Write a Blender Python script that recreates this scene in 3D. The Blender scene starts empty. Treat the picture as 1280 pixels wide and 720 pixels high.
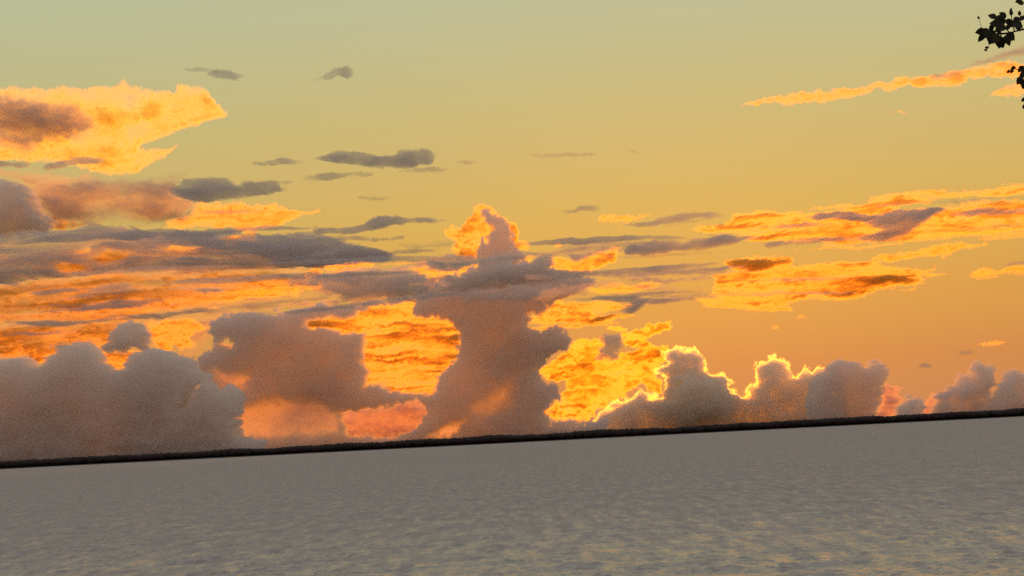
import bpy, bmesh, math, random
import numpy as np
from mathutils import Vector, Matrix

random.seed(7)
scene = bpy.context.scene
COL = scene.collection
R = math.radians

# ------------------------------------------------------------------ camera
FOV = R(24.0)
FPX = 640.0 / math.tan(FOV / 2)            # focal length in pixels of a 1280 px wide frame
ROLL, EYE_Z = R(2.95), 6.0
PITCH = math.atan(188.7 / FPX)
F_ = Vector((0, math.cos(PITCH), math.sin(PITCH)))
U_ = Vector((0, -math.sin(PITCH), math.cos(PITCH)))
R_ = Vector((1, 0, 0))
CX = R_ * math.cos(ROLL) - U_ * math.sin(ROLL)
CY = R_ * math.sin(ROLL) + U_ * math.cos(ROLL)
cam = bpy.data.cameras.new('camera')
cam.sensor_width = 36.0
cam.angle = FOV
cam.clip_start, cam.clip_end = 0.5, 300000.0
cam_o = bpy.data.objects.new('camera', cam)
COL.objects.link(cam_o)
M4 = Matrix((CX, CY, -F_)).transposed().to_4x4()
M4.translation = (0, 0, EYE_Z)
cam_o.matrix_world = M4
scene.camera = cam_o

def ray(u, v):
    return (CX * ((u - 640) / FPX) + CY * (-(v - 360) / FPX) + F_)

def plane_px(u, v):
    d = ray(u, v)
    return d.x / d.y * FPX, d.z / d.y * FPX

# ------------------------------------------------------------------ sun and sky
SUN_PX = (866, 494)
sd_ = ray(*SUN_PX).normalized()
SUN_AZ = math.atan2(sd_.x, sd_.y)
SUN_EL = math.asin(sd_.z)
sun = bpy.data.lights.new('sun', 'SUN')
sun.energy = 5.0
sun.angle = R(0.5)
sun.color = (1.0, 0.29, 0.01)
sun_o = bpy.data.objects.new('sun', sun)
COL.objects.link(sun_o)
sun_o.rotation_euler = sd_.to_track_quat('Z', 'Y').to_euler()

def srgb(*c):
    r = []
    for x in c:
        x = x / 255.0
        r.append(x / 12.92 if x <= 0.04045 else ((x + 0.055) / 1.055) ** 2.4)
    return r

world = bpy.data.worlds.new('World')
scene.world = world
world.use_nodes = True
nt = world.node_tree
nt.nodes.clear()
def N(t, **kw):
    n = nt.nodes.new(t)
    for k, v in kw.items():
        setattr(n, k, v)
    return n
L = nt.links.new
out = N('ShaderNodeOutputWorld')
bg = N('ShaderNodeBackground')
sky = N('ShaderNodeTexSky', sky_type='NISHITA', sun_disc=False)
sky.sun_elevation = SUN_EL
sky.sun_rotation = SUN_AZ
sky.dust_density = 3.0
sky.air_density = 1.3
tc = N('ShaderNodeTexCoord')
sep = N('ShaderNodeSeparateXYZ')
L(tc.outputs['Generated'], sep.inputs[0])
asin = N('ShaderNodeMath', operation='ARCSINE'); L(sep.outputs['Z'], asin.inputs[0])
nrm = N('ShaderNodeMath', operation='MULTIPLY'); L(asin.outputs[0], nrm.inputs[0]); nrm.inputs[1].default_value = 2 / math.pi
# position on the ramp: square root so that the low sky gets the stops
sq = N('ShaderNodeMath', operation='POWER', use_clamp=True); L(nrm.outputs[0], sq.inputs[0]); sq.inputs[1].default_value = 0.5
def ramp(stops):
    n = N('ShaderNodeValToRGB')
    cr = n.color_ramp
    while len(cr.elements) < len(stops):
        cr.elements.new(0.5)
    for e, (deg, c) in zip(cr.elements, stops):
        e.position = math.sqrt(max(deg, 0) / 90.0)
        e.color = (*srgb(*c), 1)
    L(sq.outputs[0], n.inputs[0])
    return n
rs = ramp([(0, (212, 140, 98)), (1.5, (217, 146, 82)), (3.2, (220, 164, 82)), (5.0, (217, 179, 94)),
           (7.5, (204, 189, 124)), (10.5, (190, 196, 156)), (16, (178, 180, 154)), (28, (168, 168, 160)), (50, (156, 154, 156)), (90, (150, 148, 154))])
ra = ramp([(0, (194, 160, 148)), (6, (206, 170, 156)), (14, (202, 172, 162)), (30, (182, 170, 168)), (90, (150, 148, 154))])
# closeness to the sun's direction
dot = N('ShaderNodeVectorMath', operation='DOT_PRODUCT'); L(tc.outputs['Generated'], dot.inputs[0]); dot.inputs[1].default_value = sd_
mr = N('ShaderNodeMapRange', interpolation_type='SMOOTHSTEP'); L(dot.outputs['Value'], mr.inputs['Value'])
mr.inputs['From Min'].default_value = -0.3; mr.inputs['From Max'].default_value = 0.9
mixs = N('ShaderNodeMix', data_type='RGBA'); L(mr.outputs[0], mixs.inputs[0]); L(ra.outputs[0], mixs.inputs[6]); L(rs.outputs[0], mixs.inputs[7])
# warm aureole round the sun
gl = N('ShaderNodeMath', operation='POWER', use_clamp=True); L(dot.outputs['Value'], gl.inputs[0]); gl.inputs[1].default_value = 220.0
glc = N('ShaderNodeMix', data_type='RGBA', blend_type='ADD'); L(gl.outputs[0], glc.inputs[0]); L(mixs.outputs[2], glc.inputs[6]); glc.inputs[7].default_value = (0.10, 0.035, -0.005, 1)
scl = N('ShaderNodeVectorMath', operation='SCALE'); L(sky.outputs[0], scl.inputs[0]); scl.inputs[3].default_value = 0.12
mixn = N('ShaderNodeMix', data_type='RGBA'); mixn.inputs[0].default_value = 0.12; L(glc.outputs[2], mixn.inputs[6]); L(scl.outputs[0], mixn.inputs[7])
L(mixn.outputs[2], bg.inputs['Color'])
bg.inputs['Strength'].default_value = 1.0
L(bg.outputs[0], out.inputs[0])

# ------------------------------------------------------------------ render settings
scene.view_settings.view_transform = 'Standard'
scene.view_settings.look = 'None'
scene.view_settings.exposure = 0.0
scene.view_settings.gamma = 1.0
scene.render.engine = 'CYCLES'
cy = scene.cycles
cy.use_denoising = False
cy.denoising_prefilter = 'ACCURATE'
cy.denoising_input_passes = 'RGB_ALBEDO_NORMAL'
cy.denoiser = 'OPENIMAGEDENOISE'
cy.max_bounces = 10
cy.volume_bounces = 6
cy.diffuse_bounces = 2
cy.glossy_bounces = 2
cy.transparent_max_bounces = 64
cy.sample_clamp_indirect = 1.5
cy.use_adaptive_sampling = True
cy.adaptive_threshold = 0.008
cy.filter_width = 1.5

# ------------------------------------------------------------------ materials
def new_mat(name):
    m = bpy.data.materials.new(name)
    m.use_nodes = True
    m.node_tree.nodes.clear()
    return m

SIGMA = 0.005                                # extinction of all cloud air, 1/m
def cloud_mat(name, fwd, g, col_f, col_i, skin=0.02):
    """Cloud air: a forward-scattering share (droplets seen against the light) plus an even share."""
    m = new_mat(name)
    t = m.node_tree
    o = t.nodes.new('ShaderNodeOutputMaterial')
    a = t.nodes.new('ShaderNodeVolumePrincipled'); b = t.nodes.new('ShaderNodeVolumePrincipled')
    for n, dens, an, c in ((a, SIGMA * fwd, g, col_f), (b, SIGMA * (1 - fwd), 0.0, col_i)):
        n.inputs['Density'].default_value = dens
        n.inputs['Anisotropy'].default_value = an
        n.inputs['Color'].default_value = (*c, 1)
        n.inputs['Absorption Color'].default_value = (0, 0, 0, 1)
    s = t.nodes.new('ShaderNodeAddShader')
    t.links.new(a.outputs[0], s.inputs[0]); t.links.new(b.outputs[0], s.inputs[1])
    t.links.new(s.outputs[0], o.inputs['Volume'])
    if skin:
        tr = t.nodes.new('ShaderNodeBsdfTransparent'); df = t.nodes.new('ShaderNodeBsdfDiffuse')
        df.inputs['Color'].default_value = (*col_i, 1)
        mx = t.nodes.new('ShaderNodeMixShader'); mx.inputs[0].default_value = skin
        t.links.new(tr.outputs[0], mx.inputs[1]); t.links.new(df.outputs[0], mx.inputs[2])
        t.links.new(mx.outputs[0], o.inputs['Surface'])
    return m

MAT = {
    'gold': cloud_mat('sunlit_tint_cloud', 0.78, 0.62, (0.975, 0.74, 0.20), (0.90, 0.54, 0.20)),  # lit copy of cloud air: orange of the low sun put into the colour
    'crest': cloud_mat('high_sunlit_tint_cloud', 0.92, 0.55, (0.985, 0.93, 0.42), (0.95, 0.85, 0.4)),  # lit copy for the anvil: less reddened sunlight put into the colour
    'fire': cloud_mat('sunlit_fringe_cloud', 0.78, 0.68, (0.975, 0.74, 0.10), (0.90, 0.5, 0.12)),  # lit copy near the sun: deep orange sunlight put into the colour
    'peach': cloud_mat('low_sunset_tint_cloud', 0.24, 0.60, (0.99, 0.78, 0.74), (0.95, 0.70, 0.62)),  # colour stands in for sunlight reddened by the low air
    'rose': cloud_mat('soft_veil_cloud', 0.16, 0.60, (0.97, 0.86, 0.75), (0.95, 0.85, 0.77)),
    'bank': cloud_mat('heaped_water_cloud', 0.52, 0.78, (0.98, 0.90, 0.75), (0.975, 0.92, 0.88)),
    'brown': cloud_mat('shaded_brown_cloud', 0.06, 0.60, (0.97, 0.85, 0.75), (0.978, 0.90, 0.832)),  # shaded copy of the bank cloud, hardly scattering the sun forward
    'dusk': cloud_mat('shaded_dusky_cloud', 0.03, 0.60, (0.95, 0.88, 0.80), (0.972, 0.917, 0.855)),  # shaded copy of the heaped cloud, forward sunlight nearly left out
    'grey': cloud_mat('shaded_grey_cloud', 0.04, 0.5, (0.85, 0.8, 0.75), (0.86, 0.82, 0.80)),  # shaded copy: cloud shadow put in as darker colour and weak forward scatter
}

# ------------------------------------------------------------------ noise
_rng = np.random.default_rng(11)
_T = _rng.random((256, 256))
def vn(x, y, s=0):
    x = x + 37.17 * s; y = y + 91.73 * s
    xi = np.floor(x).astype(int); yi = np.floor(y).astype(int)
    fx = x - xi; fy = y - yi
    fx = fx * fx * fx * (fx * (fx * 6 - 15) + 10); fy = fy * fy * fy * (fy * (fy * 6 - 15) + 10)
    a = _T[xi & 255, yi & 255]; b = _T[(xi + 1) & 255, yi & 255]
    c = _T[xi & 255, (yi + 1) & 255]; d = _T[(xi + 1) & 255, (yi + 1) & 255]
    return (a * (1 - fx) + b * fx) * (1 - fy) + (c * (1 - fx) + d * fx) * fy
def fbm(x, y, octv=4, s=0, gain=0.5):
    t = 0; amp = 1; tot = 0
    for k in range(octv):
        t = t + amp * (vn(x, y, s + 3 * k) * 2 - 1); tot += amp
        x = x * 2.03 + 5.1; y = y * 2.03 - 3.7; amp *= gain
    return t / tot * 1.6
def billow(x, y, octv=4, s=0):
    t = 0; amp = 1; tot = 0
    for k in range(octv):
        t = t + amp * (1 - np.abs(vn(x, y, s + 3 * k) * 2 - 1) * 2); tot += amp
        x = x * 2.1 + 1.7; y = y * 2.1 + 9.2; amp *= 0.5
    return t / tot
def sdist(X, Y, poly):
    """signed distance to a closed outline, positive inside"""
    P = np.asarray(poly, float); Q = np.roll(P, -1, axis=0)
    best = np.full(X.shape, 1e18); ins = np.zeros(X.shape, bool)
    for (x0, y0), (x1, y1) in zip(P, Q):
        ex, ey = x1 - x0, y1 - y0
        wx, wy = X - x0, Y - y0
        t = np.clip((wx * ex + wy * ey) / max(ex * ex + ey * ey, 1e-9), 0, 1)
        best = np.minimum(best, (wx - t * ex) ** 2 + (wy - t * ey) ** 2)
        cr = ((y0 > Y) != (y1 > Y)) & (X < (x1 - x0) * (Y - y0) / (y1 - y0 + 1e-12) + x0)
        ins ^= cr
    return np.where(ins, 1, -1) * np.sqrt(best)
def sstep(a, b, x):
    t = np.clip((x - a) / (b - a), 0, 1)
    return t * t * (3 - 2 * t)

# ------------------------------------------------------------------ cloud builder
def wisp(p0, p1, w, n=7):
    """outline of a lens-shaped streak between two points, w thick"""
    (x0, y0), (x1, y1) = p0, p1
    up, dn = [], []
    for i in range(n):
        t = i / (n - 1)
        h = w * math.sin(math.pi * min(max(t * 0.9 + 0.05, 0), 1)) ** 0.7 / 2
        up.append((x0 + (x1 - x0) * t, y0 + (y1 - y0) * t - h)); dn.append((x0 + (x1 - x0) * t, y0 + (y1 - y0) * t + h))
    return up + dn[::-1]

CID = [0]
def cloud(label, poly, D, tau, edge, mat, rough=5, streak=1.0, k=0.5, size=26, blobs=(), holes=(), stripes=0, pw=1.0, pitch=1.5, fine=None, feather=None, tex=None, lump=0.25, crease=None, knob=7.0, name='cloud', group=None, fade=None):
    """A lump of cloud air D km away. poly: outline (as seen in the photograph) laid on an upright plane at that distance; tau: optical depth in
    the middle, edge: width over which it thins out; blobs/holes thicken or open it. Front and back bulge by half the thickness each."""
    CID[0] += 1
    s = CID[0] * 7 % 97
    D = D * 1000.0
    P = [plane_px(*p) for p in poly]
    xs = [p[0] for p in P]; zs = [p[1] for p in P]
    pad = rough * 1.8 + 6
    gx = np.arange(min(xs) - pad, max(xs) + pad, pitch); gz = np.arange(min(zs) - pad, max(zs) + pad, pitch)
    X, Z = np.meshgrid(gx, gz, indexing='ij')
    wx = fbm(X / (size * streak), Z / size, 6, s, 0.66) * rough * (1 + 0.5 * (streak - 1)); wz = fbm(X / (size * streak), Z / size, 6, s + 31, 0.66) * rough
    soft = mat in ('grey', 'rose')
    fine = (1.6 if soft else 3.2 if mat in ('dusk', 'brown', 'bank') else 2.2) if fine is None else fine
    feather = ((2.8 if mat == 'grey' else 3.0) if streak >= 2 else 0.0) if feather is None else feather
    tex = {'gold': 0.45 if streak >= 2 or stripes else 0.6, 'fire': 0.6, 'peach': 0.35, 'grey': 0.3, 'rose': 0.35}.get(mat, 0.04) if tex is None else tex
    fs = 7.0 * max(1.0, streak * 0.7)
    wx = wx + fine * fbm(X / fs, Z / 7.0, 3, s + 11, 0.6); wz = wz + fine * fbm(X / fs, Z / 7.0, 3, s + 17, 0.6)
    if mat == 'grey' and streak >= 2:
        wz = wz * 0.65
    Xw, Zw = X + wx, Z + wz
    sdv = sdist(Xw, Zw, P)
    if mat in ('dusk', 'brown', 'bank') and streak < 2:      # cauliflower knobs along the outline
        sdv = sdv + knob * (0.45 - np.abs(2 * vn(X / 13.0, Z / 13.0, s + 41) - 1)) + knob * 0.55 * (0.45 - np.abs(2 * vn(X / 5.5, Z / 5.5, s + 43) - 1))
    if feather:
        sdv = sdv + feather * fbm(Xw / (11 * streak), Zw / 3.6, 4, s + 23, 0.6)
    base = sstep(0, 1, sdv / edge * 0.75) ** pw if edge > 0 else (sdv > 0)
    t = tau * base
    n1 = fbm(X / (size * 1.3 * streak), Z / (size * 1.3), 5, s + 50, 0.6)
    t = t * np.exp(k * 1.5 * n1)
    if stripes:
        n2 = fbm(Xw / (size * 6.0), Zw / (size * 0.30) + 0.8 * fbm(X / 60, Z / 60, 2, s + 9), 4, s + 70, 0.6)
        t = t * np.exp(stripes * 1.9 * n2)
    if tex:
        n3 = fbm(Xw / (22.0 * max(1, streak * 0.8)), Zw / 4.5, 4, s + 61, 0.6)
        t = t * np.exp(tex * 1.2 * n3)
    if mat in ('gold', 'fire', 'peach', 'crest'):        # thin folds where the sheet doubles over itself
        amt = {'gold': 2.2, 'fire': 3.6, 'peach': 0.8, 'crest': 1.6}[mat] if crease is None else crease
        ax, az = (42.0, 6.5) if (streak >= 2 or stripes) else (17.0, 12.0)
        if mat == 'fire':
            ax, az = 24.0, 7.0
        n4 = fbm(Xw / ax, Zw / az, 4, s + 83, 0.6)
        n5 = vn(X / 30, Z / 18, s + 5)
        t = t + amt * np.exp(-(n4 / (0.10 if mat == 'fire' else 0.08)) ** 2) * sstep(0.2, 0.75, n5) * np.minimum(base, 1)
    for (bx, by, brx, bry, bt) in blobs:
        cx, cz = plane_px(bx, by)
        q = np.sqrt(((Xw - cx) / brx) ** 2 + ((Zw - cz) / bry) ** 2)
        t = t + bt * (1 - sstep(0.3, 1.15, q)) * base
    for h in holes:
        hp, he = h[0], h[1]
        hs = sdist(Xw, Zw, [plane_px(*p) for p in hp])
        t = t * (1 - (1 - (h[2] if len(h) > 2 else 0)) * sstep(-he * 0.6, he * 0.6, hs))
    if fade:                                    # thins towards its base: (px where it starts, px where it is gone)
        t = t * (0.25 + 0.75 * sstep(fade[1], fade[0], Z))
    t = np.where(Z < 3, 0, t)
    t[0, :] = t[-1, :] = 0; t[:, 0] = t[:, -1] = 0
    t = np.where(t < 0.04, 0, t - 0.02)
    H = t / SIGMA                              # thickness in metres along the depth
    act = H > 0
    m = D / FPX
    off = fbm(X / (size * 2.2 * streak), Z / (size * 2.2), 3, s + 90) * min(lump * float(H.max()), 400.0)
    cell = act[:-1, :-1] | act[1:, :-1] | act[:-1, 1:] | act[1:, 1:]
    if not cell.any():
        return None
    need = np.zeros_like(act)
    need[:-1, :-1] |= cell; need[1:, :-1] |= cell; need[:-1, 1:] |= cell; need[1:, 1:] |= cell
    idf = np.full(act.shape, -1); idf[need] = np.arange(need.sum())
    nf = int(need.sum())
    idb = idf.copy(); idb[act] = nf + np.arange(act.sum())
    xw = X * m; zw = Z * m + EYE_Z
    ox = float(xw[act].mean()); oz = float(zw[act].min())
    vf = np.stack([xw[need] - ox, (off - H / 2)[need], zw[need] - oz], 1)
    vb = np.stack([xw[act] - ox, (off + H / 2)[act], zw[act] - oz], 1)
    V = np.concatenate([vf, vb])
    I, J = np.nonzero(cell)
    fr = np.stack([idf[I, J], idf[I + 1, J], idf[I + 1, J + 1], idf[I, J + 1]], 1)
    bk = np.stack([idb[I, J], idb[I, J + 1], idb[I + 1, J + 1], idb[I + 1, J]], 1)
    same = (fr == bk[:, [0, 3, 2, 1]]).all(1)
    Fq = np.concatenate([fr[~same], bk[~same]])
    me = bpy.data.meshes.new(name)
    me.vertices.add(len(V)); me.vertices.foreach_set('co', V.astype(np.float32).ravel())
    me.loops.add(len(Fq) * 4); me.loops.foreach_set('vertex_index', Fq.astype(np.int32).ravel())
    me.polygons.add(len(Fq)); me.polygons.foreach_set('loop_start', (np.arange(len(Fq)) * 4).astype(np.int32))
    me.update(calc_edges=True)
    me.materials.append(MAT[mat])
    o = bpy.data.objects.new(name, me)
    o.location = (ox, D, oz)
    COL.objects.link(o)
    o['label'] = label; o['category'] = 'cloud'
    if group:
        o['group'] = group
    return o
# ------------------------------------------------------------------ clouds
# --- high golden clouds on the left
cloud('golden anvil cloud with a brown shaded heart and two pointed prongs',
      [(-40, 107), (40, 107), (75, 106), (110, 107), (140, 105), (153, 97), (165, 107), (190, 110), (215, 113), (220, 104), (255, 105), (265, 118), (270, 128), (288, 142),
       (285, 149), (265, 152), (225, 166), (190, 179), (184, 181), (178, 186), (205, 185), (236, 178), (212, 196), (190, 208), (178, 216), (150, 219), (118, 216), (90, 208), (60, 203), (-40, 203)],
      70, 0.85, 6, 'crest', rough=2.2, k=0.7, size=26, fine=1.8, tex=0.35, crease=1.4, blobs=[(60, 148, 90, 30, 1.2), (150, 146, 42, 12, 1.2), (190, 138, 18, 14, 1.8), (110, 190, 50, 10, 0.8)])
cloud('brown shaded cloud nested in the golden anvil',
      [(-40, 118), (10, 116), (40, 119), (70, 124), (98, 132), (112, 142), (128, 160), (116, 170), (80, 176), (56, 180), (34, 188), (-40, 196)],
      62, 2.3, 14, 'rose', rough=7, k=0.4, size=26, streak=1.5)
cloud('brown veil of cloud hanging just under the golden anvil',
      [(-20, 208), (60, 208), (120, 217), (175, 221), (238, 213), (250, 212), (236, 222), (228, 236), (240, 246), (252, 262), (232, 282), (180, 286), (60, 287), (46, 262), (30, 232), (-20, 226)],
      55, 1.8, 17, 'rose', rough=8, k=0.5, size=30, streak=1.6, blobs=[(80, 248, 70, 26, 0.8)])
cloud('golden cloud tapering to a point beside the brown veil',
      [(200, 288), (222, 274), (240, 262), (250, 252), (270, 250), (300, 248), (320, 255), (350, 254), (375, 262), (412, 261), (412, 265), (380, 270), (360, 280), (340, 288), (300, 292), (250, 288)],
      66, 1.1, 7, 'gold', rough=5, streak=2, k=0.5, size=20)
cloud('small golden cusp between the grey turret and the brown veil',
      [(42, 283), (52, 276), (60, 270), (64, 262), (76, 268), (84, 276), (110, 278), (140, 279), (120, 284), (80, 288), (50, 289)], 60, 1.2, 5, 'gold', rough=4, k=0.4, size=16)
cloud('grey rounded turret rising at the edge of the long dark bands',
      [(-30, 227), (8, 226), (20, 227), (33, 236), (40, 250), (46, 264), (62, 274), (56, 286), (20, 292), (-30, 292)], 30, 5, 4, 'dusk', rough=3, k=0.3, size=22)
cloud('thin dark bar crossing the lower lip of the golden anvil',
      [(54, 211), (62, 203), (84, 199), (100, 196), (131, 194), (128, 200), (118, 203), (100, 203), (84, 209), (62, 213)], 24, 2.2, 3, 'grey', rough=2.5, streak=2, size=14)
cloud('faint dark bar at the root of the golden anvil', wisp((-40, 206), (34, 205), 8), 24, 1.8, 3, 'grey', rough=2.5, streak=2, size=14)
cloud('dark grey lens shaped cloud below the golden anvil',
      [(210, 237), (225, 228), (250, 223), (280, 222), (295, 227), (330, 226), (370, 228), (350, 232), (362, 237), (320, 239), (290, 244), (252, 251), (235, 247), (215, 242)],
      16, 3.2, 3.5, 'grey', rough=2.5, streak=2.5, size=18)
# --- small wisps in the open sky
cloud('tiny smoky wisp high above the anvil tip', [(254, 94), (268, 90), (290, 92), (312, 99), (300, 102), (262, 99)], 13, 1.3, 4, 'grey', rough=3, streak=2.5, size=14)
cloud('tiny faint smudge beside the smoky wisp above the anvil', wisp((230, 84), (262, 86), 5), 13, 0.5, 3, 'grey', rough=2, streak=2, size=12)
cloud('tiny dark comma shaped wisp alone in the pale upper sky', [(380, 98), (402, 92), (418, 86), (438, 83), (442, 89), (436, 96), (415, 98), (400, 97)], 13, 1.7, 4, 'grey', rough=3, streak=2, size=12)
cloud('long dark streak with a hooked end in the open yellow sky',
      [(392, 202), (410, 197), (430, 193), (466, 195), (492, 197), (502, 190), (520, 191), (552, 190), (538, 198), (512, 206), (470, 207), (410, 207)], 15, 2.4, 3.5, 'grey', rough=3, streak=2.5, size=16)
cloud('thin faint tail trailing off the hooked dark streak', wisp((314, 204), (394, 203), 7), 15, 1.0, 3, 'grey', rough=2.5, streak=2.5, size=14)
cloud('faint smear just under the hooked dark streak', wisp((376, 224), (464, 217), 11), 15, 0.7, 5, 'grey', rough=3, streak=2.5, size=14)
cloud('faint thin line under the hooked end of the dark streak', wisp((500, 214), (556, 211), 5), 15, 0.7, 3, 'grey', rough=2, streak=2.5, size=12)
cloud('tiny dash just past the hooked end of the dark streak', wisp((566, 202), (597, 202), 5), 15, 1.1, 3, 'grey', rough=2, streak=2, size=12)
cloud('small faint dash above the long dark bands', wisp((448, 246), (492, 246), 6), 15, 0.8, 3, 'grey', rough=2, streak=2.5, size=12)
cloud('slim level streak above the golden topped tower', wisp((650, 194), (756, 193), 6), 15, 1.2, 3, 'grey', rough=2, streak=3, size=14)
cloud('tiny pale dot beyond the slim level streak', wisp((780, 190), (800, 189), 4), 15, 0.5, 3, 'grey', rough=1.5, streak=2, size=12)
cloud('faint wisp right of the golden topped tower', [(704, 264), (728, 256), (765, 256), (742, 264), (715, 267)], 17, 0.7, 4, 'grey', rough=3, streak=2.5, size=14)
# --- long dark bands on the left
cloud('broad slate grey band of cloud with golden gaps in it',
      [(-40, 290), (30, 288), (80, 287), (130, 284), (200, 287), (260, 284), (306, 284), (286, 298), (320, 294), (368, 289), (390, 286), (408, 290), (424, 296), (470, 309), (484, 314), (472, 323), (420, 325),
       (390, 334), (320, 337), (240, 340), (190, 343), (150, 337), (110, 344), (60, 349), (15, 353), (-40, 362)],
      22, 2.4, 4, 'grey', rough=5, streak=5, size=18, stripes=0.75, feather=3.5, pitch=1.5,
      holes=[([(84, 316), (100, 309), (120, 306), (112, 313), (92, 318)], 4), ([(110, 322), (134, 312), (154, 315), (176, 323), (150, 328), (124, 330)], 5), ([(46, 330), (66, 326), (104, 333), (84, 340), (64, 338)], 4),
             ([(194, 317), (216, 308), (240, 305), (272, 307), (250, 313), (220, 318)], 4), ([(282, 297), (296, 290), (320, 289), (318, 295)], 4)])
cloud('dark feathered streak stretching up towards the golden topped tower',
      [(372, 292), (408, 286), (440, 281), (466, 276), (500, 272), (532, 272), (556, 276), (544, 280), (508, 280), (478, 285), (452, 291), (420, 294)], 20, 2.4, 4, 'grey', rough=3.5, streak=3, size=16, stripes=0.3)
cloud('short dark streak under the feathered streak', wisp((400, 300), (500, 297), 7), 20, 1.6, 3, 'grey', rough=3, streak=3, size=16)
cloud('blunt dark lobe at the tip of the slate grey band', [(390, 318), (420, 308), (450, 308), (478, 313), (500, 322), (474, 325), (420, 326)], 20, 2.6, 5, 'grey', rough=3, streak=3, size=16)
cloud('golden layer glimpsed through the gaps of the slate grey band',
      [(40, 336), (60, 322), (90, 306), (130, 302), (200, 304), (250, 296), (290, 288), (326, 286), (320, 300), (276, 314), (220, 324), (180, 332), (110, 342), (60, 346)], 62, 1.3, 6, 'gold', rough=4, streak=2.5, k=0.4, size=18, stripes=0.4)
# --- golden sheet under the dark bands
cloud('wide yellow sheet of cloud under the slate grey band',
      [(-40, 362), (12, 354), (40, 350), (110, 344), (150, 338), (200, 345), (330, 333), (366, 336), (362, 352), (352, 362), (380, 366), (360, 372), (300, 378), (240, 388), (190, 396), (150, 404), (-40, 406)],
      62, 1.2, 6, 'gold', rough=5, streak=3.5, k=0.4, size=22, stripes=0.55)
cloud('yellow sheet of cloud resting on the grey cumulus heaps', [(-40, 404), (160, 400), (155, 410), (140, 425), (124, 440), (100, 432), (80, 436), (62, 452), (48, 460), (32, 450), (-40, 450)],
      62, 1.1, 7, 'gold', rough=4, streak=2.5, k=0.4, size=20, stripes=0.5)
cloud('long salmon streak above the brown bank', [(250, 396), (280, 388), (330, 382), (380, 375), (420, 374), (436, 380), (410, 390), (392, 392), (400, 386), (330, 388), (280, 396)], 56, 1.5, 5, 'rose', rough=3, streak=3, size=18, k=0.3)
cloud('thin dark line along the top of the yellow sheet', [(16, 368), (50, 363), (80, 360), (124, 361), (100, 366), (40, 370)], 21, 1.4, 3, 'grey', rough=2.5, streak=3, size=14)
cloud('grey step shaped patch in the middle of the yellow sheet', [(110, 362), (130, 352), (160, 349), (168, 358), (196, 361), (160, 368), (120, 372), (60, 380), (90, 370)], 21, 1.0, 5, 'grey', rough=3, streak=2.5, size=16, stripes=0.4)
cloud('brown ripple low in the yellow sheet', [(120, 378), (150, 371), (200, 374), (180, 384), (110, 390), (90, 388)], 21, 1.2, 5, 'grey', rough=3, streak=3, size=16, stripes=0.4)
cloud('salmon grey lens inside the yellow sheet', wisp((214, 364), (302, 361), 9), 50, 1.9, 4, 'rose', rough=3, streak=3, size=16)
cloud('long thin dark line under the yellow sheet', [(0, 402), (70, 399), (130, 395), (200, 391), (260, 384), (330, 376), (424, 370), (340, 384), (262, 392), (200, 398), (150, 402), (60, 408), (10, 408)], 22, 2.0, 4, 'grey', rough=3, streak=4, size=16)
cloud('short dark dash at the foot of the yellow sheet', wisp((60, 431), (84, 431), 6), 21, 1.3, 3, 'grey', rough=2, streak=2, size=12)
cloud('orange ragged cloud tuft above the grey heaps', [(176, 404), (196, 402), (212, 398), (226, 396), (246, 398), (262, 408), (250, 418), (242, 424), (244, 436), (230, 441), (214, 436), (200, 440), (190, 432), (186, 418)],
      58, 0.9, 5, 'gold', rough=5, streak=1.5, k=0.5, size=16, stripes=0.4)
cloud('orange tile shaped gap of light between two grey heaps', [(126, 440), (148, 434), (176, 438), (172, 450), (160, 458), (150, 467), (138, 466), (130, 452)], 60, 1.0, 5, 'gold', rough=3, streak=2, size=14, stripes=0.5)
cloud('small orange puff above the brown bank', [(268, 430), (280, 426), (294, 428), (298, 436), (284, 440), (270, 438)], 60, 1.3, 5, 'peach', rough=3, streak=1.5, size=12)
# --- grey heaps bottom left
cloud('wide grey mass of heaped cloud standing on the far shore',
      [(-60, 452), (0, 450), (20, 452), (34, 449), (50, 460), (66, 450), (80, 436), (95, 428), (112, 429), (121, 441), (130, 455), (141, 465), (149, 467), (160, 455), (170, 443), (178, 435), (192, 436), (207, 436), (222, 442),
       (241, 451), (256, 466), (262, 479), (270, 481), (279, 490), (290, 483), (301, 487), (304, 500), (296, 520), (300, 540), (330, 552), (340, 600), (-60, 620)],
      28, 5.5, 2.5, 'dusk', rough=2.4, k=0.06, size=15, pitch=2.0, lump=0.02, holes=[([(234, 494), (244, 480), (256, 472), (257, 480), (247, 490), (238, 506), (230, 514)], 5)])
cloud('grey dome peeping over the wide grey heaps', [(126, 438), (140, 422), (148, 408), (160, 402), (174, 403), (183, 411), (188, 424), (182, 438), (150, 440)], 31, 4, 4, 'dusk', rough=2.5, k=0.3, size=16)
cloud('small slanting peach puff clipped by the grey heaps', [(234, 492), (242, 480), (254, 473), (256, 480), (246, 490), (238, 504), (230, 512)], 60, 1.4, 4, 'peach', rough=2.5, size=12)
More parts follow.
